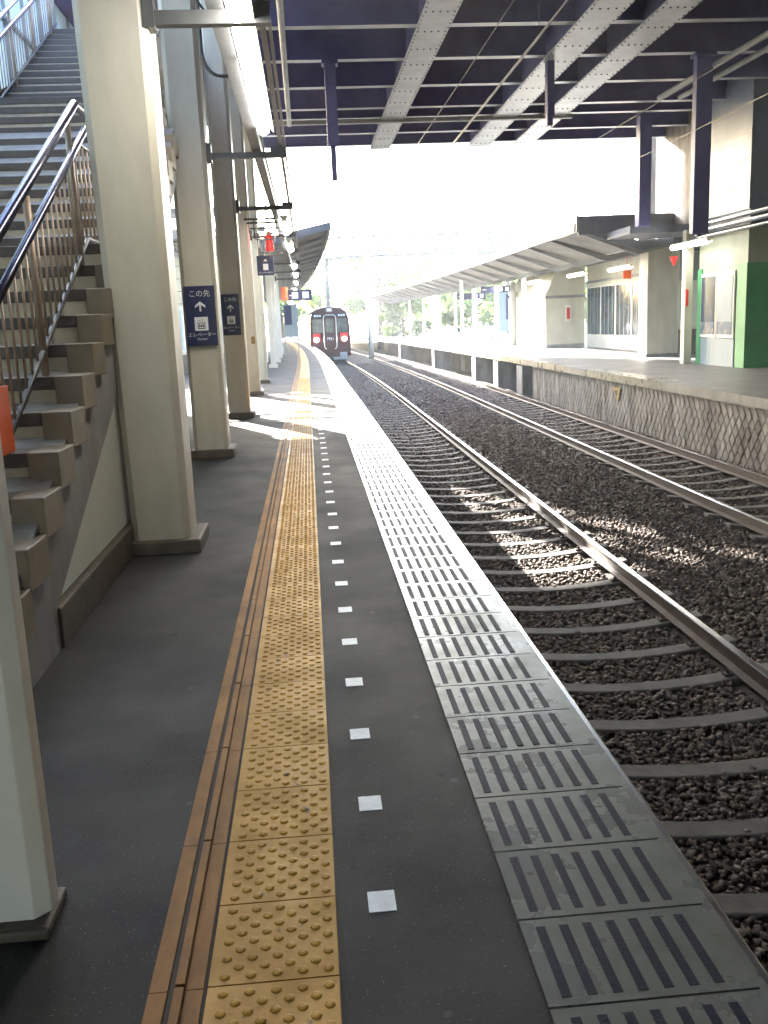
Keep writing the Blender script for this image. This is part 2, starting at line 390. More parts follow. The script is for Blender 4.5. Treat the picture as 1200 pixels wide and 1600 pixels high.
# sleepers: dished concrete ties, one object each, sharing a mesh
b = MB(); prof = []
for i in range(13):
    x = -1.0+2.0*i/12; z = -.06+.095*x*x
    prof.append((x, z))
pr = prof+[(1.0, -.18), (-1.0, -.18)]
b.frontp(pr, -.082, .082)
sm = b.build('concrete_sleeper', M['sleeper'], bev=.012)
sme = sm
clips = []
for sx in (-.75, .75):
    for dx in (-.095, .095):
        b = MB(); x = sx+dx; z = -.06+.095*x*x
        b.box(x-.035, x+.035, -.035, .035, z-.004, z+.018); b.tube([(x, 0, z+.018), (x, 0, z+.045)], .014, n=6)
        clips.append(b.build('rail_clip', M['railside'], sm, bev=.003))
first = True
for tc, tn, y1 in ((TC1, 'near', 66), (TC2, 'far', 66)):
    yy = SL0
    while yy < y1:
        o = sme if first else sme.copy()
        if not first:
            C.objects.link(o)
            if tn == 'near' and yy < 22:
                for q in clips: q2 = q.copy(); C.objects.link(q2); q2.parent = o
        first = False
        o.location = (bend(tc, yy), yy, -1.245); o.rotation_euler = (0, 0, random.uniform(-.008, .008))
        tag(o, 'concrete sleeper with a dipped middle set in the ballast of the %s track' % tn, 'sleeper', 'concrete sleepers of the %s track' % tn)
        yy += .66
def rail(x, lab):
    r = empty('railway_rail', (x, 0, -1.25), lab, 'rail')
    b = MB(); b.sweep([(x-.062, -1.245), (x+.062, -1.245), (x+.062, -1.235), (x+.010, -1.215), (x+.008, -1.145), (x+.032, -1.135), (x+.032, -1.112), (x-.032, -1.112), (x-.032, -1.135), (x-.008, -1.145), (x-.010, -1.215), (x-.062, -1.235)], -8, 140, step=3)
    put(b, 'web', M['railside'], r, curve=True)
    b = MB(); b.sweep([(x-.0315, -1.1115), (x+.0315, -1.1115), (x+.031, -1.103), (x+.022, -1.100), (x-.022, -1.100), (x-.031, -1.103)], -8, 140, step=3)
    put(b, 'rail_head', M['railtop'], r, curve=True)
rail(TC1-.75, 'polished rail running close along the near platform edge')
rail(TC1+.75, 'shiny rail on the side of the near track away from the platform')
rail(TC2-.75, 'dull rail just beyond the wide strip of ballast between the tracks')
rail(TC2+.75, 'rail of the far track running beside the diamond block wall')

# ================================================================== COLUMNS left
def column(x0, x1, y0, d, z1, lab, q='cream', ph=.10, pr=.07, ch=.045, top=0):
    e = empty('support_column', ((x0+x1)/2, y0+d/2, 0), lab, 'column', 'cream columns along the platform')
    b = MB(); y1 = y0+d
    P = [(x0+ch, y0), (x1-ch, y0), (x1, y0+ch), (x1, y1-ch), (x1-ch, y1), (x0+ch, y1), (x0, y1-ch), (x0, y0+ch)]
    n = 8; zs = [ph-.02, 1.5, 3, z1]
    V = [(px+(top*z/z1 if px < (x0+x1)/2 else 0), py, z) for z in zs for px, py in P]
    f = [(i*n+j, i*n+(j+1) % n, (i+1)*n+(j+1) % n, (i+1)*n+j) for i in range(len(zs)-1) for j in range(n)]
    b.poly(V, f); put(b, 'shaft', M[q], e, bev=.003)
    b = MB(); b.box(x0-.04, x1+pr, y0-.045, y1+pr, 0, ph); put(b, 'plinth', M['plinth'], e, bev=.012)
    return e
DZ = 6.45
column(-1.16, -.735, 2.13, .13, DZ, 'nearest cream column cut off at the left edge of the picture', q='white', ph=.035, pr=.012, ch=.035)
column(-1.25, -.865, 6.12, .42, DZ, top=-.10, lab='big cream column beside the staircase with a brown plinth')
column(-1.39, -1.00, 10.75, .42, DZ, 'cream column carrying the larger navy elevator sign')
column(-1.38, -1.03, 15.4, .42, DZ, 'cream column behind the first sign column with a smaller looking navy sign')
column(-1.40, -1.10, 20.3, .35, DZ, 'fourth cream column with a small yellow mark past the navy signs')
column(-1.42, -1.13, 24.7, .3, DZ, 'thin cream column just behind the dark green post')
b = MB(); b.box(-1.36, -1.20, 22.1, 22.26, 0, 6.4); o = b.build('steel_post', M['dgreen'], bev=.01, loc=(-1.28, 22.2, 0))
tag(o, 'dark green steel post between the last cream columns', 'post')
b = MB(); b.box(-1.22, -1.14, 20.26, 20.295, 1.12, 1.28); o = b.build('call_button', M['yellow'], bev=.01, loc=(-1.18, 20.28, 1.12))
tag(o, 'small yellow box fixed on the fourth cream column', 'button box')

b = MB(); b.tube([(-.86, 2.129, .64), (-.86, 2.121, .64)], .006); o = b.build('bolt_hole', M['dark']); o['label'] = 'small dark bolt on the nearest cream column'; o['category'] = 'bolt'
b = MB(); b.tube([(-.86, 2.129, .60), (-.86, 2.121, .60)], .006); o = b.build('bolt_hole', M['dark']); o['label'] = 'lower small dark bolt on the nearest cream column'; o['category'] = 'bolt'
# elevator signs
def elev_sign(x0, x1, y, z0, z1, lab):
    w_ = x1-x0; h_ = z1-z0; cx = (x0+x1)/2; cz = (z0+z1)/2
    e = empty('elevator_sign', (cx, y, z0), lab, 'sign', 'navy elevator signs on the columns')
    b = MB(); b.box(x0, x1, y-.012, y, z0, z1); put(b, 'sign_board', M['navy'], e, bev=.002)
    text('この先', w_*.235, 'lettering', M['signw'], e, (0, -.0145, h_*.865))
    b = MB(); a = w_*.03; zc = z0+h_*.66
    b.box(cx-a, cx+a, y-.0145, y-.0125, zc-h_*.085, zc+h_*.06)
    for s in (-1, 1):
        b.frontp([(cx, zc+h_*.085), (cx+s*w_*.17, zc+h_*.015), (cx+s*w_*.17, zc-h_*.025), (cx, zc+h_*.035)][::s], y-.0155, y-.0126)
    put(b, 'arrow', M['signw'], e)
    b = MB(); q = w_*.22; zz = z0+h_*.37
    b.box(cx-q, cx+q, y-.0145, y-.0125, zz-q, zz+q); put(b, 'pictogram', M['signw'], e, bev=.001)
    b = MB(); D = y-.0165
    b.box(cx-q*.55, cx+q*.55, D, y-.0146, zz-q*.75, zz-q*.62)
    b.box(cx-q*.55, cx-q*.45, D, y-.0146, zz-q*.62, zz+q*.2); b.box(cx+q*.45, cx+q*.55, D, y-.0146, zz-q*.62, zz+q*.2)
    b.box(cx-q*.45, cx+q*.45, D, y-.0146, zz+q*.12, zz+q*.2)
    for k in (-1, 0, 1):
        b.box(cx+k*q*.28-q*.1, cx+k*q*.28+q*.1, D, y-.0146, zz-q*.5, zz-q*.12)
        b.box(cx+k*q*.28-q*.06, cx+k*q*.28+q*.06, D, y-.0146, zz-q*.08, zz+q*.05)
    b.frontp([(cx-q*.3, zz+q*.4), (cx-q*.1, zz+q*.4), (cx-q*.2, zz+q*.65)], D, y-.0146)
    b.frontp([(cx+q*.1, zz+q*.65), (cx+q*.3, zz+q*.65), (cx+q*.2, zz+q*.4)], D, y-.0146)
    put(b, 'lift_symbol', M['navy'], e)
    text('エレベーター', w_*.155, 'lettering', M['signw'], e, (0, -.0145, h_*.185))
    text('Elevator', w_*.10, 'lettering', M['signw'], e, (0, -.0145, h_*.115))
elev_sign(-1.355, -1.015, 10.70, 1.29, 1.95, 'navy elevator sign with white arrow on the nearer of the two sign columns')
elev_sign(-1.365, -1.075, 15.35, 1.36, 2.01, 'navy elevator sign with white arrow on the farther of the two sign columns')
# small hanging navy sign
e = empty('hanging_sign', (-.82, 20.5, 2.55), 'square navy lift sign hanging below the red cover near the dark post', 'sign')
b = MB(); b.box(-1.0, -.64, 20.46, 20.54, 2.55, 2.96); put(b, 'sign_board', M['navy'], e, bev=.004)
b = MB(); b.box(-.87, -.76, 20.455, 20.459, 2.66, 2.79); b.frontp([(-.86, 2.84), (-.77, 2.84), (-.815, 2.90)], 20.455, 20.459); put(b, 'pictogram', M['signw'], e)
text('エレベーター', .052, 'lettering', M['signw'], e, (0, -.045, .055))
b = MB(); b.tube([(-.95, 20.5, 2.96), (-.95, 20.5, 3.42)], .012); put(b, 'hanger', M['dsteel'], e); b = MB(); b.tube([(-.69, 20.5, 2.96), (-.69, 20.5, 3.42)], .012); put(b, 'hanger', M['dsteel'], e)
b = MB(); b.tube([(-.70, 20.2, 3.02), (-.70, 20.2, 3.12), (-.70, 20.2, 3.3), (-.70, 20.2, 3.42)], .11, r2=.05, n=12); b.tube([(-.70, 20.2, 3.41), (-.70, 20.2, 3.5)], .015)
tag(b.build('warning_lamp', M['red'], loc=(-.7, 20.2, 3.02), smooth=False), 'red cone shaped lamp cover hanging above the square navy sign', 'lamp')

# ================================================================== LIGHTING BEAM
e = empty('lighting_beam', (-.45, 14, 3.4), 'long dark steel channel carrying the tube lights along the columns', 'beam')
b = MB(); b.seg(-.50, -.40, -3, 60, 3.38, 3.50); b.seg(-.52, -.38, -3, 60, 3.50, 3.515); put(b, 'channel', M['dsteel'], e, curve=True)
b = MB(); b.seg(-.205, -.165, -3, 60, 3.43, 3.47); b.seg(-.15, -.125, -3, 60, 3.44, 3.465); put(b, 'conduit', M['gsteel'], e, curve=True)
for yy, x0, t in ((6.2, -.87, .06), (10.9, -1.0, .045), (15.6, -1.03, .045), (20.45, -1.1, .04), (24.85, -1.13, .04), (29.4, -1.15, .04), (34, -1.2, .04), (39, -1.2, .04), (2.3, -.73, .06)):
    b = MB(); b.box(x0, -.12, yy-.04, yy+.04, 3.36-t, 3.36+t*.35-.0); b.box(-.30, -.12, yy-.03, yy+.03, 3.36+t*.35, 3.425)
    b.box(x0-.02, x0+.05, yy-.07, yy+.07, 3.28, 3.48)
    put(b, 'bracket_arm', M['dsteel'], e)
b = MB(); b.tube([(-.80, 8.9, 6.4), (-.80, 8.9, 3.9)] + [(-.80+.16*(1-math.cos(t)), 8.9, 3.9-.22*math.sin(t)) for t in [i*math.pi/16 for i in range(1, 9)]]+[(-.42, 8.9, 3.68)], .016)
put(b, 'cable', M['dsteel'], e, smooth=True)
b = MB(); b.tube([(-.85, 8.5, 4.3), (-.44, 8.9, 3.75)], .010); put(b, 'cable', M['dsteel'], e)
b = MB(); b.tube([(-.9, 16.6, 3.45), (-.9, 16.6, 3.1)]+[(-.9+.15*(1-math.cos(t)), 16.6, 3.1-.15*math.sin(t)) for t in [i*math.pi/12 for i in range(1, 7)]]+[(-.44, 16.6, 2.95), (-.44, 16.6, 3.4)], .012); put(b, 'cable', M['gsteel'], e)
for k, yy in enumerate((15.2, 16.2, 17.6, 19.2)):
    b = MB(); b.box(-.9-.02*k, -.40, yy-.02, yy+.02, 3.12+.05*k, 3.15+.05*k); b.tube([(-.55, yy, 3.12), (-.55, yy, 3.4)], .012); b.tube([(-.75, yy, 3.12), (-.75, yy, 2.85)], .010)
    put(b, 'cross_bar', M['dsteel'], e)
def tube_light(loc, L, lab, grp='lit tube lights', w_=.05, rot=0, lit=True):
    e = empty('tube_light', loc, lab, 'light', grp); e.rotation_euler = (0, 0, rot)
    b = MB(); b.box(-.06, .08, -L/2, L/2, .03, .075); h = b.build('housing', M['white'], e, bev=.004)
    b = MB(); b.frontp([(.055, .03), (.10, -.035), (.108, -.03), (.08, .03)], -L/2, L/2); b.build('reflector', M['reflector'], e)
    for yy in (-L/2, L/2):
        b = MB(); b.box(-.05, .06, yy-.02, yy+.02, -.035, .03); b.build('lamp_holder', M['white'], e, bev=.003)
    b = MB(); b.tube([(0, -L/2+.02, -.005), (0, L/2-.02, -.005)], w_*.62, n=12); b.build('tube', M['tube'], e, smooth=False)
    return e
tube_light((-.32, 8.42, 3.36), 2.35, 'nearest lit tube light, glowing white at the top left', w_=.09)
tube_light((-.32, 6.02, 3.36), 2.35, 'lit tube light at the top picture edge directly before the nearest long one', w_=.09)
for yy, ll in ((18.6, 'tube light glowing over the platform next to the red lamp cover'), (23.2, 'tube light glowing just beyond the red lamp cover'),
               (30.5, 'tube light under the near end of the left canopy'), (36, 'tube light second in line under the left canopy'), (43, 'tube light third in line under the left canopy'), (51, 'tube light farthest off under the left canopy')):
    tube_light((bend(-.32, yy), yy, 3.36), 2.3, ll, w_=.11)

# ================================================================== STAIRCASE
st = empty('staircase', (-2.2, 5, 0), 'tiled staircase with steel railings climbing at the left of the platform', 'staircase')
XR, XL = -1.225, -3.80
steps = [(2.925+.315*k, .1+.165*k) for k in range(13)]       # (front y, tread top z); k=12 tops out at 2.08
steps += [(7.85+.30*k, 2.245+.165*k) for k in range(12)]
steps += [(12.5+.30*k, 4.225+.165*k) for k in range(13)]
bt, bs, bj = MB(), MB(), MB()
for i, (yf, z) in enumerate(steps):
    yn = steps[i+1][0] if i+1 < len(steps) else yf+2.0
    zl = z-.165; br, bn = MB(), MB()
    xr = XR if yf < 10.2 else -1.45
    xe = xr-.148
    bt.box(XL, xe-.002, yf+.045, yn+.02, z-.03, z)
    bn.box(XL, xe-.002, yf-.008, yf+.045, z-.066, z+.003)
    nw = .152; x = xe-.003; k = 0
    while x > XL:
        x2 = max(x-nw, XL); br.box(x2+.003, x-.002, yf, yf+.03, zl, z-.067); x = x2
    bj.box(XL, xe-.002, yf+.005, yf+.035, zl-.002, z-.07)
    put(br, 'riser', M['riser'], st, bev=.002); put(bn, 'nosing', M['nosing'], st, bev=.004)
    bs.box(xe, xr, yf-.02, yn+(.0 if yn-yf < .4 else 0)-.022, z-.165-.02, z+.004)
put(bt, 'tread', M['tread'], st); put(bs, 'side_tile', M['sidet'], st, bev=.006); put(bj, 'riser_joint', M['conc'], st)
def soff(y): return .2+.476*(y-4.3)
b = MB(); b.sidep([(2.95, 0), (4.30, 0), (4.30, soff(4.3)), (10.25, soff(10.25)), (10.25, 3.52), (7.9, 2.15), (6.8, 1.93), (2.95, 0.06)], XL+.02, XR-.035)
b.sidep([(10.25, soff(10.25)), (17, soff(17)), (17, 6.0), (12.6, 3.98), (11.3, 3.98), (10.25, 3.4)], XL+.02, -1.49)
put(b, 'stringer', M['conc'], st)
b = MB(); b.sidep([(4.32, .215), (9, .215), (9, soff(9)-.004)], XR-.10, XR-.06); put(b, 'infill_panel', M['panel'], st)
b = MB(); b.sidep([(4.302, 0), (9, 0), (9, .205), (4.302, .205)], XR-.12, XR-.02); put(b, 'skirting', M['plinth'], st, bev=.01)
# railings
def noz(y):
    if y < 6.7: return .1+.165+(y-3.24)*.165/.315
    if y < 7.55: return 2.08
    if y < 11.15: return 2.245+(y-7.85)*.55
    if y < 12.2: return 4.06
    return 4.225+(y-12.5)*.55
def railing(x, ya, yb, lab):
    rl = empty('railing', (0, 0, 0), None, None); rl.parent = st; rl.matrix_basis.translation = (x+2.2, 0, 0); rl['label'] = lab
    ks = [y for y in (ya, 6.7, 7.55, 11.15, 12.2, yb) if ya <= y <= yb]
    path = lambda h: [(x, y, noz(y)+h) for y in ks]
    for h, dx, r in ((.90, 0, .030), (.74, .055, .024)):
        b = MB(); b.tube([(p[0]+dx, p[1], p[2]) for p in path(h)], r, n=12); put(b, 'handrail', M['steel'], rl, smooth=True)
    b = MB(); b.tube(path(.655), .014, n=8); put(b, 'top_bar', M['steel'], rl, smooth=True)
    b = MB(); b.tube(path(.035), .017, n=8); put(b, 'bottom_bar', M['dsteel'], rl, smooth=True)
    y = ya+.02; i = 0
    while y < yb:
        b = MB()
        if i % 9 == 0: b.tube([(x, y, noz(y)-.13), (x, y, noz(y)+.86)], .021, n=8); put(b, 'post', M['rod'], rl, smooth=True)
        else: b.tube([(x, y, noz(y)+.04), (x, y, noz(y)+.65)], .0085, n=6); put(b, 'baluster', M['rod'], rl, smooth=True)
        y += .125; i += 1
    return rl
railing(-1.47, 3.05, 13.9, 'railing on the platform side of the stairs')
railing(-3.72, 8.0, 16.3, 'railing against the pale wall')
b = MB(); b.box(-1.47, -1.45, 4.12, 4.58, .93, 1.25); o = b.build('orange_notice', M['orange'], loc=(-1.5, 4, 1.0), bev=.003)
tag(o, 'plain orange notice sheet tied to the stair railing at the left picture edge', 'notice')
b = MB(); b.box(-8.3, -8, -36, 3, 0, 7.14); tag(b.build('shade_wall', M['conc_d']), 'dark wall added out of view left of the staircase to cut side light', 'wall')  # unseen wall, added to keep side light out from under the bridge
# pale wall behind the stairs
e = empty('stair_wall', (-3.3, 12, 0), 'pale wall with frosted upper panels behind the staircase', 'wall')
b = MB(); b.box(-4.2, -3.95, 1.5, 20.4, 0, 3.4); put(b, 'lower_wall', M['cream2'], e)
b = MB(); b.box(-4.12, -4.08, 1.5, 20.4, 3.4, 8.6); put(b, 'frosted_panel', M['frost'], e)
b = MB()
for i in range(19): b.box(-4.14, -4.04, 1.5+i*1.01, 1.55+i*1.01, 3.4, 8.6)
for z in (3.4, 5.9, 8.55): b.box(-4.15, -4.03, 1.5, 20.4, z, z+.06)
put(b, 'mullion', M['gsteel'], e)

# ================================================================== BRIDGE
BZ, BY0, BY1 = 6.5, -36.0, 28.3
br_ = empty('overbridge', (5, 10, 6.5), 'dark steel overbridge with pale riveted girders spanning the tracks overhead', 'bridge')
b = MB(); b.box(-1.5, 30, BY0, BY1, 7.15, 7.6); b.box(-14, -1.5, 17.5, BY1, 7.15, 7.6); b.box(-14, -1.5, BY0, 5.2, 7.15, 7.6); put(b, 'deck', M['deck'], br_)  # rear length and near left slab are unseen additions that darken the platform
ys = [BY1-.12-(1.76+.345)*0, 26.5, 24.6, 23.5, 21.45, 19.35, 17.28, 15.2, 13.1, 11.0, 8.9, 6.8, 4.7, 2.6, .5, -1.6, -3.7, -5.8, -10, -14, -18, -22, -28, -34]
for yy in ys:
    b = MB(); b.box(-1.45, 30, yy-.10, yy+.10, 6.50, 6.525); b.box(-1.45, 30, yy-.008, yy+.008, 6.525, 7.149)
    o = put(b, 'cross_beam', M['girder'], br_); o.data.materials.append(M['beam'])
    for p in o.data.polygons:
        if p.center.z > 6.53-6.5 or abs(p.normal.y) > .5: p.material_index = 1  # webs coloured darker than flange undersides, standing in for their shade
for (xa, wa, dx) in ((2.16, .58, -.06), (4.93, .66, .02), (6.15, .60, .12)):
    b = MB(); sl_ = dx/11.0
    def gx(x, y): return x+sl_*(y-17)
    P = []; 
    for y in (BY0, BY1+.02):
        P += [(gx(xa, y), y, 6.40), (gx(xa+wa, y), y, 6.40), (gx(xa+wa, y), y, 6.425), (gx(xa, y), y, 6.425)]
    q = [(0, 1, 2, 3), (4, 7, 6, 5), (0, 4, 5, 1), (1, 5, 6, 2), (2, 6, 7, 3), (3, 7, 4, 0)]
    b.poly(P, q, M['girder'])
    for s, e2 in ((.08, .10), (wa-.10, wa-.08)):
        P = []
        for y in (BY0, BY1-.2):
            P += [(gx(xa+s, y), y, 6.425), (gx(xa+e2, y), y, 6.425), (gx(xa+e2, y), y, 7.149), (gx(xa+s, y), y, 7.149)]
        b.poly(P, q, M['beam'])  # girder webs take the darker colour in place of shade
    y = 12.0
    while y < BY1-.3:
        for k in range(5):
            x = gx(xa+.05+k*(wa-.1)/4, y)
            b.box(x-.014, x+.014, y-.014, y+.014, 6.385, 6.40, M['bolt'])
        for k in (1, 2, 3, 4):
            for xx in (.03, wa-.03):
                x = gx(xa+xx, y+k*.21); b.box(x-.011, x+.011, y+k*.21-.011, y+k*.21+.011, 6.388, 6.40, M['bolt'])
        y += 1.05
    put(b, 'box_girder', None, br_)
b = MB(); b.box(-1.5, 30, BY1-.02, BY1+.10, 6.55, 7.7); put(b, 'fascia', M['beam'], br_)
b = MB(); b.tube([(-.12, 5, 6.36), (-.16, 24.4, 6.36)], .055, n=10); b.box(-1.2, 7, 24.32, 24.46, 6.34, 6.44); put(b, 'pipe', M['gsteel'], br_)
b = MB(); b.tube([(4.36, 5, 6.3), (4.36, 28.2, 6.3)], .017); put(b, 'conduit', M['gsteel'], br_)
for x, w_, zb, z2 in ((.72, .22, 4.93, 4.27), (5.1, .15, 5.35, 5.2), (8.25, .34, 3.0, 2.95)):
    b = MB(); b.box(x-w_/2, x+w_/2, 19.25, 19.45, zb, 6.5); b.box(x-.06, x+.05, 19.30, 19.40, z2, zb); b.box(x-w_/2-.05, x+w_/2+.05, 19.2, 19.5, 6.42, 6.49)
    put(b, 'hanging_post', M['beam'], br_, bev=.01)
b = MB(); b.box(9.0, 9.32, 25.0, 25.3, 3.7, 6.5); put(b, 'hanging_post', M['beam'], br_)
for (xa, xb) in ((8.35, 8.45), (8.85, 8.93)):
    b = MB(); b.tube([(xa+.3, 14, 6.25), (xa, 22, 6.25)], .06); put(b, 'pipe', M['gsteel'], br_)

# overhead wires
for x, z, n in ((2.385, 4.25, 'near'), (6.17, 4.25, 'far')):
    b = MB(); ysx = [i*5. for i in range(-1, 29)]
    b.tube([(bend(x, y)+.15*math.sin(y*.12), y, z) for y in ysx], .006, n=4)
    b.tube([(bend(x, y)+.15*math.sin(y*.12), y, z+.55+.25*abs(math.sin(y*.063))) for y in ysx], .006, n=4)
    for y in ysx: b.tube([(bend(x, y)+.15*math.sin(y*.12), y, z), (bend(x, y)+.15*math.sin(y*.12), y, z+.55)], .003, n=3)
    tag(b.build('overhead_wire', M['dsteel']), 'thin contact wire hung above the %s track' % n, 'wire')

# ================================================================== LEFT CANOPY + BUILDINGS
def canopy(name, xe, ze, xv, zv, xo, zo, ya, yb, lab, posts, gap=(), q='canopy', loc=(0, 40, 4)):
    e = empty(name, loc, lab, 'canopy')
    yy = ya; segs = []
    for g0, g1 in gap: segs.append((yy, g0)); yy = g1
    segs.append((yy, yb))
    for s0, s1 in segs:
        b = MB(); b.sweep([(xe, ze), (xv, zv), (xo, zo), (xo, zo+.08), (xv, zv+.10), (xe, ze+.08)], s0, s1, step=3); put(b, 'roof_sheet', M[q], e, curve=True)
    y = ya+.3
    while y < yb:
        b = MB(); s = 1 if xe > xv else -1
        b.frontp([(xe-s*.1, ze-.015), (xv, zv-.02), (xo+s*.1, zo-.015), (xo+s*.1, zo-.11), (xv, zv-.22), (xe-s*.1, ze-.10)], y-.04, y+.04)
        put(b, 'rafter', M['gsteel'], e, curve=True); y += 3.0
    b = MB(); b.seg(min(xe, xe)-.03, xe+.05, ya-.05, yb, ze-.12, ze+.12)
    put(b, 'fascia', M['roofing'], e, curve=True)
    b = MB(); b.frontp([(xe, ze-.10), (xv, zv-.12), (xo, zo-.10), (xo, zo+.10), (xv, zv+.14), (xe, ze+.12)], ya-.09, ya-.01); put(b, 'end_fascia', M['roofing'], e)
    for (px, py) in posts:
        b = MB(); b.box(px-.09, px+.09, py-.09, py+.09, 0, zv+.0); b.box(px-.16, px+.16, py-.16, py+.16, 0, .12); put(b, 'canopy_post', M['white'], e, curve=True)
    return e
canopy('platform_canopy', .90, 4.62, -1.3, 4.15, -6, 4.75, 31.5, 100, 'grey canopy over the left platform beyond the overbridge', [(-1.3, y) for y in (34, 39, 44, 49, 54, 60, 66, 72, 80)], loc=(-2, 60, 4))
# open frame between bridge and canopy: throws the thin shadow bars
e = empty('roof_frame', (-3, 26, 4.4), 'open steel roof frame between the overbridge and the left canopy', 'frame')
for yy, t in ((24.9, .05), (25.9, .05), (30.2, .10)):
    b = MB(); b.box(-7, -1.15, yy, yy+t, 4.4, 4.5+t*.5); put(b, 'purlin', M['gsteel'], e)
b = MB(); b.box(-1.5, -1.38, 24.8, 31.4, 4.28, 4.4); b.box(-6.2, -6.05, 24.8, 31.4, 4.28, 4.4); put(b, 'rail_beam', M['gsteel'], e)
b = MB()
for px, py in ((-1.44, 30.9), (-6.12, 25), (-6.12, 31)): b.box(px-.06, px+.06, py-.06, py+.06, 0, 4.28)
put(b, 'frame_post', M['gsteel'], e)
# tower added out of view for its shade; then building with tiled front left
e = empty('shade_tower', (-9, 44, -1.5), 'tall narrow tower added out of view behind the left platform to shade the tracks', 'building')
b = MB(); b.box(-10.8, -8.2, 44.5, 70, -1.5, 25); put(b, 'wall', M['cream2'], e)
for fz in range(7):
    for k in range(1):
        b = MB(); b.box(-9.8, -8.6, 44.42, 44.499, 1+3.3*fz, 2.8+3.3*fz); put(b, 'window', M['glass'], e)
e = empty('waiting_room', (-5, 35, 0), 'cream tiled waiting room with frosted windows seen between the left columns', 'building')
b = MB(); b.box(-8, -2.2, 33.0, 40, 0, .62, M['plinth']); b.box(-8, -2.2, 33.0, 40, .62, 3.9, M['cream2']); put(b, 'wall', None, e)
b = MB(); y = 2.35
while y < 3.8: b.box(-8, -2.2, 32.985, 33, y, y+.02); y += .42
for x in [-7.6+.9*i for i in range(7)]: b.box(x, x+.02, 32.985, 33, 2.35, 3.85)
put(b, 'joint', M['plinth'], e)
for x in (-6.0, -5.1, -4.2, -3.3): 
    b = MB(); b.box(x, x+.85, 32.96, 32.998, .72, 2.25); f_ = put(b, 'window', M['frame'], e)
    b = MB(); b.box(x+.05, x+.8, 32.945, 32.959, .78, 2.2); o = put(b, 'pane', M['frost'], e)
b = MB(); b.box(-8.2, -2.0, 32.8, 40.2, 3.9, 4.05); put(b, 'roof', M['roofing'], e)
e = empty('vending_machine', (-1.95, 30.5, 0), 'tall white cabinet standing beside the left platform columns', 'cabinet')
b = MB(); b.box(-2.3, -1.5, 30.1, 31.1, 0, 2.0); put(b, 'cabinet', M['white'], e, bev=.02)
b = MB(); b.box(-2.2, -1.6, 30.07, 30.099, 1.0, 1.85); put(b, 'display', M['curtain'], e); b = MB(); b.box(-2.1, -1.7, 30.07, 30.099, .3, .55); put(b, 'slot', M['dark'], e)
e = empty('elevator_shaft', (-2.5, 37, 0), 'white elevator shaft far down the left platform', 'elevator')
b = MB(); b.box(-3.6, -1.75, 36, 40, 0, 4.1); put(b, 'shaft', M['white'], e); b = MB(); b.box(-3.1, -2.1, 35.96, 35.999, 0, 2.1); put(b, 'door', M['steel'], e); b = MB(); b.box(-3.3, -1.9, 35.9, 35.999, 2.5, 2.62); put(b, 'ledge', M['gsteel'], e)

def hang_sign(x0, x1, y, z0, z1, lab, tx=None, hz=None, sq=2):
    e = empty('direction_sign', ((x0+x1)/2, y, z0), lab, 'sign')
    b = MB(); b.box(x0, x1, y-.05, y+.05, z0, z1); put(b, 'sign_board', M['navy'], e, bev=.005)
    h = z1-z0; b = MB()
    for k in range(sq):
        cx = x1-h*.6-k*h*1.0; b.box(cx-h*.3, cx+h*.3, y-.056, y-.051, z0+h*.2, z0+h*.8)
    put(b, 'pictogram', M['signw'], e)
    b = MB(); b.frontp([(x0+h*.3, z0+h*.45), (x0+h*.3, z0+h*.55), (x0+h*.9, z0+h*.55), (x0+h*.9, z0+h*.45)][::-1], y-.056, y-.051); put(b, 'arrow', M['signw'], e)
    for x in (x0+.1, x1-.1):
        b = MB(); b.tube([(x, y, z1), (x, y, hz or z1+.6)], .015, n=5); put(b, 'hanger', M['gsteel'], e)
hang_sign(-.92, .30, 45, 2.62, 3.12, 'long navy hanging sign under the left canopy beside an orange lantern', hz=4.3)
e = empty('paper_lantern', (-.98, 44, 2.6), 'orange lantern hanging at the left end of the long navy sign', 'lantern')
b = MB(); b.tube([(-.98, 44, z) for z in (2.62, 2.75, 3.1, 3.22)], .17, n=12); put(b, 'body', M['orange'], e); b = MB(); b.tube([(-.98, 44, 3.2), (-.98, 44, 4.1)], .012, n=5); put(b, 'cord', M['dsteel'], e)
e = empty('poster_board', (-1.0, 47, 0), 'blue poster board standing under the long navy sign', 'poster board')
b = MB(); b.box(-1.15, -.45, 46.95, 47.02, .9, 2.5); put(b, 'board', M['curtain'], e)
b = MB(); b.box(-1.1, -.75, 46.93, 46.949, 1.5, 2.45); put(b, 'poster', M['navy'], e); b = MB(); b.box(-1.15, -1.09, 46.95, 47.02, 0, .9); b.box(-.51, -.45, 46.95, 47.02, 0, .9); put(b, 'leg', M['gsteel'], e)

# ================================================================== TRAIN
TY = 65.0; tx = bend(TC1, TY)-.22
tr = empty('train', (tx, TY, -1.1), 'maroon electric train with lit headlamps coming along the near track', 'train')
tr.rotation_euler = (0, 0, R(1.6))
def tp(mb, name, m_, par=tr, **k): return mb.build(name, m_, par, **k)
hw = 1.38
prof = [(-hw, .35), (hw, .35), (hw+.02, 1.4), (hw-.03, 2.9), (hw-.18, 3.32), (hw-.55, 3.60), (0, 3.74), (-hw+.55, 3.60), (-hw+.18, 3.32), (-hw+.03, 2.9), (-hw-.02, 1.4)]
b = MB(); b.frontp(prof, 0, 19); tp(b, 'body', M['maroon'], bev=.05)
for k in (1, 2):
    b = MB(); b.frontp(prof, 19.6+19.6*(k-1), 38.4+19.6*(k-1)); tp(b, 'carriage', M['maroon'])
b = MB(); b.frontp([(hw-.12, 3.36), (hw-.55, 3.64), (0, 3.79), (-hw+.55, 3.64), (-hw+.12, 3.36), (-hw+.55, 3.5), (0, 3.6), (hw-.55, 3.5)], .02, 57); tp(b, 'roof', M['troof'])
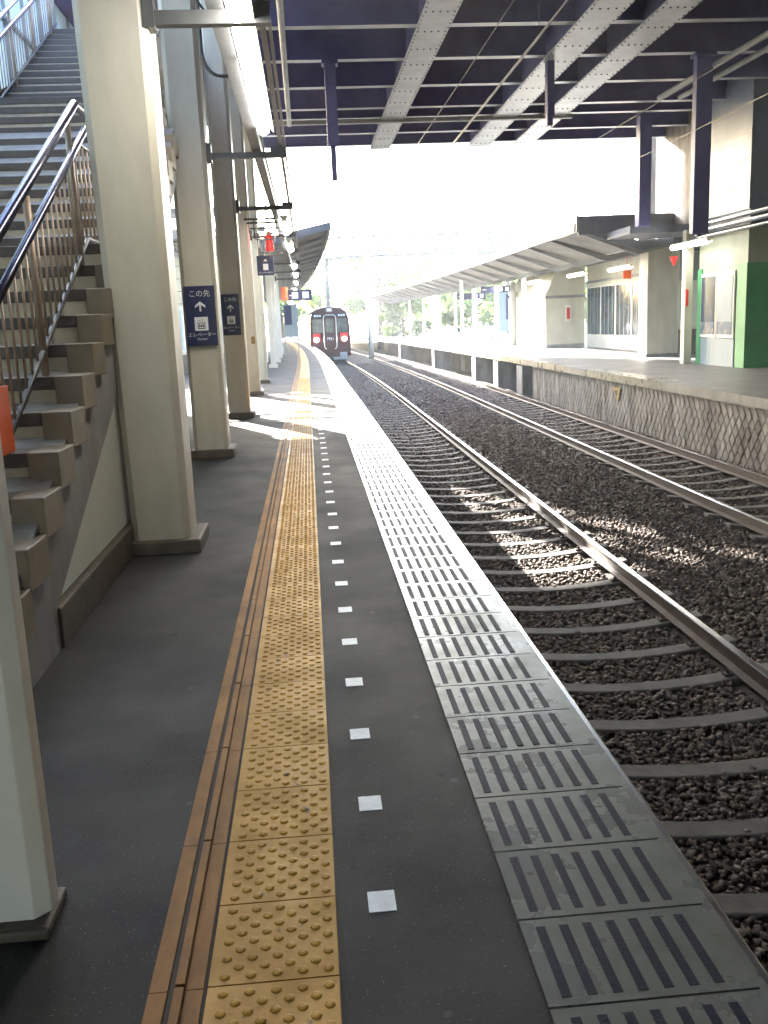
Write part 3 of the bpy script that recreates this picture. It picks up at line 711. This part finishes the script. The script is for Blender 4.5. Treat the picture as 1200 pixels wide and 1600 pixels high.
b = MB(); b.box(-.22, .22, -.03, .1, 3.38, 3.66); tp(b, 'roof_housing', M['troof'])
b = MB(); b.box(-.12, .12, -.05, -.031, 3.44, 3.60); tp(b, 'roof_lamp', M['cream2'])
for s in (-1, 1):
    b = MB(); b.box(min(s*.48, s*1.22), max(s*.48, s*1.22), -.012, .05, 1.98, 2.92); w_ = tp(b, 'front_window', M['tglass'], bev=.03)
    b = MB(); b.box(min(s*.52, s*1.15), max(s*.52, s*1.15), -.02, .04, 3.02, 3.25); tp(b, 'destination_panel', M['dark'], bev=.01)
    b = MB()
    for k in (0, 1, 2): b.box(s*.83-.22+k*.17, s*.83-.10+k*.17, -.03, -.021, 3.08, 3.20)
    tp(b, 'marker_light', M['mark'])
    b = MB(); b.box(s*.95-.26, s*.95+.26, -.025, .04, 1.42, 1.95); tp(b, 'lamp_panel', M['red'], bev=.04)
    b = MB(); b.tube([(s*.97, -.08, 1.52), (s*.97, .02, 1.52)], .16, n=14); tp(b, 'headlight', M['lamp'])
# door frame and window
b = MB(); b.box(-.36, .36, -.022, .02, .95, 3.08); tp(b, 'front_door', M['maroon'], bev=.04)
b = MB(); b.box(-.27, .27, -.03, -.0221, 1.98, 2.92); tp(b, 'door_window', M['tglass'], bev=.02)
b = MB(); 
for s in (-1, 1): b.tube([(s*.28, -.05, 3.17), (s*.40, -.05, 3.10), (s*.43, -.05, 2.9), (s*.43, -.05, 1.05), (s*.38, -.05, .92), (s*.28, -.05, .86)], .035, n=6)
b.tube([(-.28, -.05, 3.17), (.28, -.05, 3.17)], .035, n=6)
tp(b, 'door_frame', M['frame'])
text('7951', .26, 'fleet_number', M['signw'], tr, (0, -.03, 1.55))
b = MB(); b.box(-1.1, 1.1, .05, 3, -.0, .35); b.box(-.15, .15, -.3, .1, -.02+.1, .3); tp(b, 'underframe', M['dark'])
b = MB(); b.box(-1.0, 1.1, -.10, -.0, .12, .30); b.box(.62, 1.12, -.12, 0, .30, .62); tp(b, 'skirt', M['gsteel'], bev=.02)
for k in range(3):
    for s in (-1, 1):
        for j in range(7):
          b = MB(); b.box(min(s*(hw-.01), s*(hw+.03)), max(s*(hw-.01), s*(hw+.03)), 1+19.6*k+j*2.6, 2.5+19.6*k+j*2.6, 1.9, 2.75)
          tp(b, 'side_window', M['tglass'])
    b = MB()
    for yy in (3, 5, 14, 16):
        for s in (-1, 1): b.tube([(s*.78-.05, yy+19.6*k, .43), (s*.78+.05, yy+19.6*k, .43)], .42, n=16)
    tp(b, 'wheels', M['dark'])

# ================================================================== RIGHT SIDE
e = empty('platform_canopy', (10, 50, 4), 'long dark edged canopy over the far platform', 'canopy')
e2 = canopy('tmp', 8.0, 3.95, 10.0, 3.35, 12.6, 3.75, 27.6, 96, 'x', [(10.4, y) for y in (44, 50, 56, 62, 68, 75, 82)], loc=(10, 50, 4))
for ch in list(e2.children): ch.parent = e
bpy.data.objects.remove(e2)
b = MB(); b.sidep([(27.4, 3.8), (29.5, 3.8), (37, 3.95), (37, 4.05), (29.5, 4.3), (27.4, 4.28)], 8.0, 8.06); put(b, 'deep_fascia', M['roofing'], e)
b = MB(); b.box(8.05, 14, 27.36, 27.44, 3.72, 4.25); put(b, 'deep_fascia', M['roofing'], e)
# near covered walk: soffit slab between building and canopy
b = MB(); b.box(8.9, 14, 25.4, 27.35, 3.55, 3.75); put(b, 'link_slab', M['roofing'], e)

e = empty('concrete_pillar', (11.45, 29.8, 0), 'wide grey concrete pillar on the far platform under the overbridge', 'pillar')
b = MB(); b.box(10.9, 11.95, 29.4, 30.2, 0, 3.5); put(b, 'shaft', M['cream'], e, bev=.03); b = MB(); b.box(10.86, 11.99, 29.36, 30.24, 0, .10); put(b, 'base', M['conc'], e)
b = MB(); b.box(10.6, 11.9, 29.5, 30.2, 3.5, 7.1); put(b, 'upper_shaft', M['gsteel'], e)
e = empty('platform_post', (10.45, 25, 0), 'slim cream post beside the green edged window on the far platform', 'post')
b = MB(); b.box(10.28, 10.50, 24.9, 25.15, 0, 3.55); put(b, 'shaft', M['cream'], e, bev=.01); b = MB(); b.box(10.29, 10.36, 24.86, 24.899, 1.55, 2.0); put(b, 'plate', M['red'], e)
e = empty('station_office', (12.5, 23.5, 0), 'pale green and cream station office with a two pane window on the far platform', 'building')
b = MB(); b.box(10.62, 18, 22.0, 24.8, 0, 3.35, M['office']); put(b, 'wall', None, e)
b = MB(); b.box(10.615, 18, 21.95, 22.0, 0, 2.5); put(b, 'green_side', M['green'], e)
b = MB(); b.box(10.58, 10.62, 21.95, 22.45, 0, 2.5); put(b, 'green_strip', M['green'], e)
b = MB(); b.box(10.58, 10.62, 24.55, 24.8, 0, 2.5); put(b, 'green_strip', M['green'], e)
b = MB(); b.box(10.575, 10.61, 22.52, 24.5, 0, .70); put(b, 'sill_panel', M['curtain'], e)
for ya, yb_, q in ((22.55, 23.5, 'curtain'), (23.56, 24.5, 'glass')):
    b = MB(); b.box(10.56, 10.60, ya, yb_, .72, 2.36, M['white']); wf = put(b, 'window', None, e)
    b = MB(); b.box(10.545, 10.559, ya+.07, yb_-.05, .80, 2.28); put(b, 'pane', M[q], wf)
    b = MB(); b.box(10.54, 10.5445, ya+.07, yb_-.05, .80, 1.12); put(b, 'frosted_band', M['inner'], wf)
b = MB(); b.box(10.60, 10.66, 22.0, 24.7, 3.75, 6.8); b.box(10.64, 18, 22.0, 24.7, 3.4, 7.1)
put(b, 'upper_siding', M['siding'], e)
b = MB(); b.box(10.9, 18, 24.8, 33, 3.62, 7.1); put(b, 'upper_wall', M['conc_d'], e)
b = MB()
for z in (4.3, 4.9, 5.5, 6.1): b.box(10.592, 10.60, 22, 24.7, z, z+.018)
put(b, 'siding_seam', M['gsteel'], e)
b = MB(); b.tube([(10.5, 17, 3.62), (10.5, 25, 3.62)], .05); b.tube([(10.45, 17, 3.46), (10.45, 25, 3.46)], .05); b.tube([(10.42, 17, 3.30), (10.42, 25, 3.30)], .035); put(b, 'pipe', M['pipeg'], e)
e = empty('bridge_pier', (13, 17, 0), 'dark bridge pier wall at the right edge behind the far platform', 'pier')
b = MB(); b.box(11.3, 18, -60, 21.0, 3.2, 7.1, M['conc_d']); b.box(11.9, 18, -60, 21.3, 0, 3.2, M['conc_d']); put(b, 'wall', None, e)  # pier wall lengthened out of view to cut light under the bridge
b = MB(); b.box(11.2, 11.29, 10, 21.0, 3.10, 3.18); put(b, 'ledge', M['siding'], e)
e = empty('notice_sign', (11.6, 21.0, 2.4), 'black hanging notice at the right edge above the green wall', 'sign')
b = MB(); b.box(11.25, 12.2, 20.9, 20.98, 2.55, 3.05); put(b, 'sign_board', M['dark'], e); b = MB(); b.box(11.55, 11.68, 20.89, 20.899, 2.72, 2.85); put(b, 'mark', M['cream2'], e)
b = MB(); b.tube([(11.3, 20.94, 3.05), (11.3, 20.94, 3.25)], .012); put(b, 'hanger', M['gsteel'], e); b = MB(); b.tube([(12.1, 20.94, 3.05), (12.1, 20.94, 3.25)], .012); put(b, 'hanger', M['gsteel'], e)
e = empty('blue_door', (12.2, 21.5, 0), 'dark blue door panel at the right picture edge beside the green wall', 'door')
b = MB(); b.box(11.55, 12.6, 21.32, 21.40, .02, 2.2); put(b, 'door_leaf', M['navy'], e, bev=.01); b = MB(); b.box(11.62, 11.68, 21.27, 21.319, .95, 1.15); put(b, 'handle', M['steel'], e)
# lamp on right platform
tube_light((10.0, 24.0, 3.12), 2.3, 'lit tube light hanging in front of the office on the far platform', grp='lit tube lights of the far platform', w_=.11)
e = empty('warning_lamp', (10.1, 24.8, 2.7), 'red triangular lamp cover just below the tube light on the far platform', 'lamp')
b = MB(); b.tube([(10.15, 25.4, 2.66), (10.15, 25.4, 2.9)], .02, r2=.12, n=10); put(b, 'cover', M['red'], e); b = MB(); b.tube([(10.15, 25.4, 2.9), (10.15, 25.4, 3.5)], .012); put(b, 'stem', M['dsteel'], e)
for i, (x, y, ll) in enumerate(((11.2, 33, 'tilted looking tube light in front of the glazed waiting room'), (10.8, 37, 'tube light beyond the glazed waiting room roof edge'), (10.6, 43, 'tube light near the sloping stair roof'), (10.2, 50, 'tube light halfway down the far canopy'))):
    tube_light((x, y, 3.0), 2.3, ll, grp='lit tube lights of the far platform', w_=.11)
    bb = MB()
# recess behind posts: pale panel with rolled blind
e = empty('ticket_booth', (13, 31, 0), 'pale booth in the recess between the wide pillar and the slim post', 'booth')
b = MB(); b.box(12.0, 14.5, 30.5, 32.5, 0, .85, M['conc_d']); b.box(12.0, 14.5, 30.5, 32.5, .85, 2.4, M['cream2']); b.box(12.0, 14.5, 30.45, 32.5, 2.4, 3.3, M['gsteel']); put(b, 'booth_wall', None, e)
b = MB(); b.tube([(12.25, 30.4, .9), (12.25, 30.4, 2.35)], .06); b.box(12.1, 13.6, 30.36, 30.45, .82, .92); put(b, 'blind', M['cream'], e)
# glazed waiting room
e = empty('waiting_room', (13.5, 37, 0), 'cream waiting room with a row of tall windows on the far platform', 'building')
b = MB(); b.box(12.5, 18, 33.2, 41.2, 0, .5, M['white']); b.box(12.5, 18, 33.2, 41.2, 2.6, 3.5, M['cream2']); b.box(15.5, 18, 33.2, 41.2, .5, 2.6, M['inner'])
b.box(12.5, 15.5, 33.2, 33.35, .5, 2.6, M['cream2']); b.box(12.5, 15.5, 41.0, 41.2, .5, 2.6, M['cream2']); put(b, 'wall', None, e)
b = MB(); b.box(12.3, 18.2, 33.0, 41.3, 3.5, 3.62); b.box(12.42, 12.499, 33.2, 41.2, 2.75, 2.85); put(b, 'roof', M['roofing'], e)
for k in range(4):
    ya = 33.5+k*1.92; b = MB()
    b.box(12.48, 12.54, ya-.14, ya-.02, .5, 2.6); b.box(12.48, 12.54, ya-.02, ya+1.78, .5, .56); b.box(12.48, 12.54, ya-.02, ya+1.78, 2.54, 2.6)
    wf = put(b, 'window', M['white'], e)
    b = MB(); b.box(12.50, 12.52, ya-.02, ya+1.78, .56, 2.54); put(b, 'pane', M['glass'], wf)
    b = MB()
    for j in range(3): b.box(12.49, 12.499, ya+.3+j*.5, ya+.34+j*.5, .56, 2.54)
    put(b, 'muntin', M['curtain'], wf)
e = empty('stair_house', (12, 42, 0), 'cream stair enclosure with a sloping roof on the far platform', 'building')
b = MB(); b.frontp([(10.65, 0), (12.45, 0), (12.45, 4.3), (11.6, 4.2), (10.65, 2.35)], 41.3, 49); put(b, 'wall', M['cream2'], e)
b = MB(); b.box(10.62, 12.46, 41.22, 41.3, 2.18, 2.30); b.box(10.7, 12.4, 41.24, 41.3, 0, .16); put(b, 'trim', M['gsteel'], e)
b = MB(); b.box(11.5, 11.78, 41.14, 41.22, 1.15, 1.85, M['white']); b.box(11.57, 11.71, 41.12, 41.14, 1.25, 1.75, M['red'])
tag(b.build('extinguisher_sign', None, loc=(11.64, 41.2, 1.15)), 'white board with a red bar on the cream stair enclosure', 'sign')
b = MB(); b.box(11.9, 12.2, 34.6, 34.7, 2.68, 2.98); b.tube([(12.05, 34.65, 2.98), (12.05, 34.65, 3.5)], .01)
tag(b.build('lantern', M['orange'], loc=(12.05, 34.65, 2.7)), 'small orange lantern above the waiting room windows', 'lantern')
# direction signs, white poles, bench on far platform
hang_sign(9.35, 11.0, 50, 2.75, 3.1, 'navy hanging sign next to the stair enclosure on the far platform', hz=3.5)
hang_sign(10.0, 11.9, 62, 2.7, 3.1, 'navy hanging sign beyond the white poles on the far platform', hz=3.5)
e = empty('bench', (11, 60, 0), 'pale blue bench far down the far platform between the poles', 'bench')
b = MB(); b.box(10.2, 12.0, 59.7, 60.2, .42, .48); put(b, 'seat', M['mark'], e); b = MB(); b.box(10.2, 12.0, 60.2, 60.26, .55, .9); put(b, 'backrest', M['mark'], e)
b = MB()
for x in (10.3, 11.1, 11.9): b.box(x-.03, x+.03, 59.75, 60.2, 0, .42)
put(b, 'leg', M['gsteel'], e)
e = empty('advertising_board', (11.9, 56, 0), 'tall blue and white board standing by the white pole on the far platform', 'board')
b = MB(); b.box(11.6, 12.9, 55.95, 56.05, .6, 2.9); put(b, 'board', M['curtain'], e); b = MB(); b.box(12.0, 12.85, 55.93, 55.949, 1.3, 2.8); put(b, 'poster', M['navy'], e); b = MB(); b.box(11.6, 11.68, 55.95, 56.05, 0, .6); b.box(12.8, 12.88, 55.95, 56.05, 0, .6); put(b, 'leg', M['gsteel'], e)
for x, y, h_, lab in ((10.55, 47.5, 3.2, 'stout white pole with a collar in the middle of the far platform'), (13.0, 72, 9.3, 'tall white mast rising above the far canopy'), (1.2+3.5, 70, 7.5, 'white catenary mast right behind the train'),):
    e = empty('white_pole', (x, y, 0), lab, 'pole')
    z0 = 0 if x > 7 else -1.3
    b = MB(); b.tube([(x, y, z0), (x, y, h_)], .14 if y < 60 else .2, n=12, r2=.12 if y < 60 else .16); put(b, 'shaft', M['white'], e, smooth=True)
    b = MB(); b.tube([(x, y, h_*.78), (x, y, h_*.85)], .22, n=12); put(b, 'collar', M['white'], e)
# triangle warning sign
b = MB(); b.sidep([(21.55, -.32), (22.15, -.32), (21.7, -.64)], 7.36, 7.39, M['yellow']); b.sidep([(21.72, -.38), (21.98, -.38), (21.80, -.52)], 7.352, 7.359, M['dark'])
tag(b.build('warning_sign', None, loc=(7.35, 21.8, -.5)), 'small yellow triangular sign on the block wall of the far platform', 'sign')

# ================================================================== FAR STRUCTURES
e = empty('footbridge', (9, 76, 6.5), 'pale lattice footbridge crossing above the tracks in the distance', 'footbridge')
b = MB(); b.box(1.5, 17.0, 75.6, 78, 6.55, 6.75); b.box(1.5, 17.0, 75.6, 75.7, 8.05, 8.2); put(b, 'chord', M['dsteel'], e)
b = MB(); b.poly([(1.3, 75.2, 8.2), (17.1, 75.2, 8.2), (17.1, 79, 8.7), (1.3, 79, 8.7), (1.3, 75.2, 8.28), (17.1, 75.2, 8.28), (17.1, 79, 8.78), (1.3, 79, 8.78)], [(0, 1, 2, 3), (4, 7, 6, 5), (0, 4, 5, 1), (1, 5, 6, 2), (2, 6, 7, 3), (3, 7, 4, 0)]); put(b, 'roof', M['beam'], e)
for i in range(10):
    x = 1.6+i*1.55
    b = MB(); b.tube([(x, 75.65, 6.7), (x+.8, 75.65, 8.1)], .07, M['gsteel'], 6); b.tube([(x+.8, 75.65, 8.1), (x+1.5, 75.65, 6.7)], .07, M['gsteel'], 6); put(b, 'brace', None, e)
b = MB(); b.box(10.5, 16.9, 75.72, 75.8, 6.8, 7.9); put(b, 'side_panel', M['beam'], e)
for x in (1.8, 16.6): b = MB(); b.box(x-.15, x+.15, 76.5, 77, -1.5, 6.55); put(b, 'pier', M['dsteel'], e)
b = MB(); b.tube([(2, 75.5, 8.0), (5.2, 70, 8.6)], .12, n=6); b.tube([(4.7, 70, 7.2), (2.0, 70, 7.2)], .05, n=6)
b.tube([(4.7, 70, 7.9), (7.5, 70, 7.0)], .05, n=6); put(b, 'stay', M['dsteel'], e)
# embankment wall behind & catenary masts
for yy in (52, 86, 104):
    e = empty('catenary_mast', (bend(4.3, yy), yy, -1.4), 'slim catenary mast standing between the tracks' if yy == 52 else 'distant catenary mast behind the train', 'mast', None if yy == 52 else 'distant catenary masts')
    x = bend(8.9 if yy == 52 else 4.6, yy)
    b = MB(); b.tube([(x, yy, -1.4), (x, yy, 7.2)], .1, n=8); put(b, 'shaft', M['white'], e)
    b = MB(); b.tube([(x, yy, 6.0), (bend(2.3, yy), yy, 5.5)], .03, n=6); b.tube([(x, yy, 5.0), (bend(2.3, yy), yy, 5.4)], .03, n=6); put(b, 'bracket_arm', M['gsteel'], e)

# ================================================================== TREES
def tree(x, y, h_, r_, lab, leaf, n=1500, z0=-1.5):
    e = empty('leafy_tree', (x, y, z0), lab, 'tree', 'trees behind the station')
    b = MB(); b.tube([(x, y, z0), (x+random.uniform(-.2, .2), y, z0+h_*.35), (x+random.uniform(-.4, .4), y, z0+h_*.75)], r_*.09, n=7, r2=r_*.03)
    for k in range(6):
        a = random.uniform(0, 6.28); zz = z0+h_*random.uniform(.3, .6)
        b.tube([(x, y, zz), (x+r_*.4*math.cos(a), y+r_*.4*math.sin(a), zz+h_*.12), (x+r_*.75*math.cos(a), y+r_*.75*math.sin(a), zz+h_*.2)], r_*.035, n=5, r2=.03)
    put(b, 'trunk', M['bark'], e)
    cl = []
    for k in range(16):
        a = random.uniform(0, 6.28); q = random.uniform(.15, .85)**.6*r_; zz = z0+h_*random.uniform(.32, .93)
        q *= math.sqrt(max(.15, 1-((zz-z0)/h_-.6)**2*4.5)); cl.append((x+q*math.cos(a), y+q*math.sin(a), zz, r_*random.uniform(.22, .42)))
    P = np.zeros((n, 4, 3)); idx = rng.integers(0, len(cl), n); cl = np.array(cl)
    d = rng.normal(size=(n, 3)); d /= np.linalg.norm(d, axis=1)[:, None]; rad = rng.uniform(.5, 1.05, n)**.5
    c = cl[idx, :3]+d*(cl[idx, 3]*rad)[:, None]*np.array([1, 1, .8])
    u = rng.normal(size=(n, 3)); u /= np.linalg.norm(u, axis=1)[:, None]; v = np.cross(u, d+1e-3); v /= np.linalg.norm(v, axis=1)[:, None]
    s = rng.uniform(.16, .34, n)[:, None]
    for k, (p, q) in enumerate(((-1, -.6), (1, -.6), (1, .6), (-1, .6))): P[:, k] = c+u*s*p+v*s*q
    mb = MB(); mb.v = [tuple(t) for t in P.reshape(-1, 3)]; mb.f = [(4*i, 4*i+1, 4*i+2, 4*i+3) for i in range(n)]; mb.mi = [0]*n
    put(mb, 'crown', M[leaf], e, norm=False)
T = [(-3, 112, 12, 4, 'round tree just left of the distant train'), (2.5, 118, 14, 5, 'tall tree directly above the train roof'), (8, 104, 11.5, 4.2, 'leafy tree right of the train beneath the footbridge'),
     (13, 110, 13, 5, 'broad tree behind the middle of the footbridge'), (19, 106, 14, 5, 'tree behind the right end of the footbridge'), (26, 112, 13, 5, 'tree far right partly hidden by the far canopy'),
     (9.5, 92, 5, 2.4, 'low bush like tree beside the end of the far platform'), (-9, 104, 12, 4.5, 'tree beyond the end of the left platform'), (16, 90, 7, 3.2, 'small tree seen under the far canopy'), (24, 78, 7, 3.2, 'dark tree seen between the poles of the far platform')]
for i, (x, y, h_, r_, lab) in enumerate(T): tree(x, y, h_, r_, lab, 'leafb' if i % 3 == 1 else 'leafa', n=int(900*r_/3))

# ================================================================== GLARE VEIL
b = MB(); b.box(-60, 80, -70, 150, -2.6, 30)  # thin volume added to stand in for lens glare and overexposure
hz = b.build('glare_veil'); hm = bpy.data.materials.new('glare_veil'); hm.use_nodes = True; t = hm.node_tree; t.nodes.clear()
pv = t.nodes.new('ShaderNodeVolumePrincipled'); pv.inputs['Density'].default_value = .0011; pv.inputs['Color'].default_value = (.93, .96, 1, 1); pv.inputs['Anisotropy'].default_value = .3
o = t.nodes.new('ShaderNodeOutputMaterial'); t.links.new(pv.outputs[0], o.inputs['Volume']); hz.data.materials.append(hm)
tag(hz, 'thin bright veil filling the air, added in place of lens glare', 'glare_veil', kind='stuff')
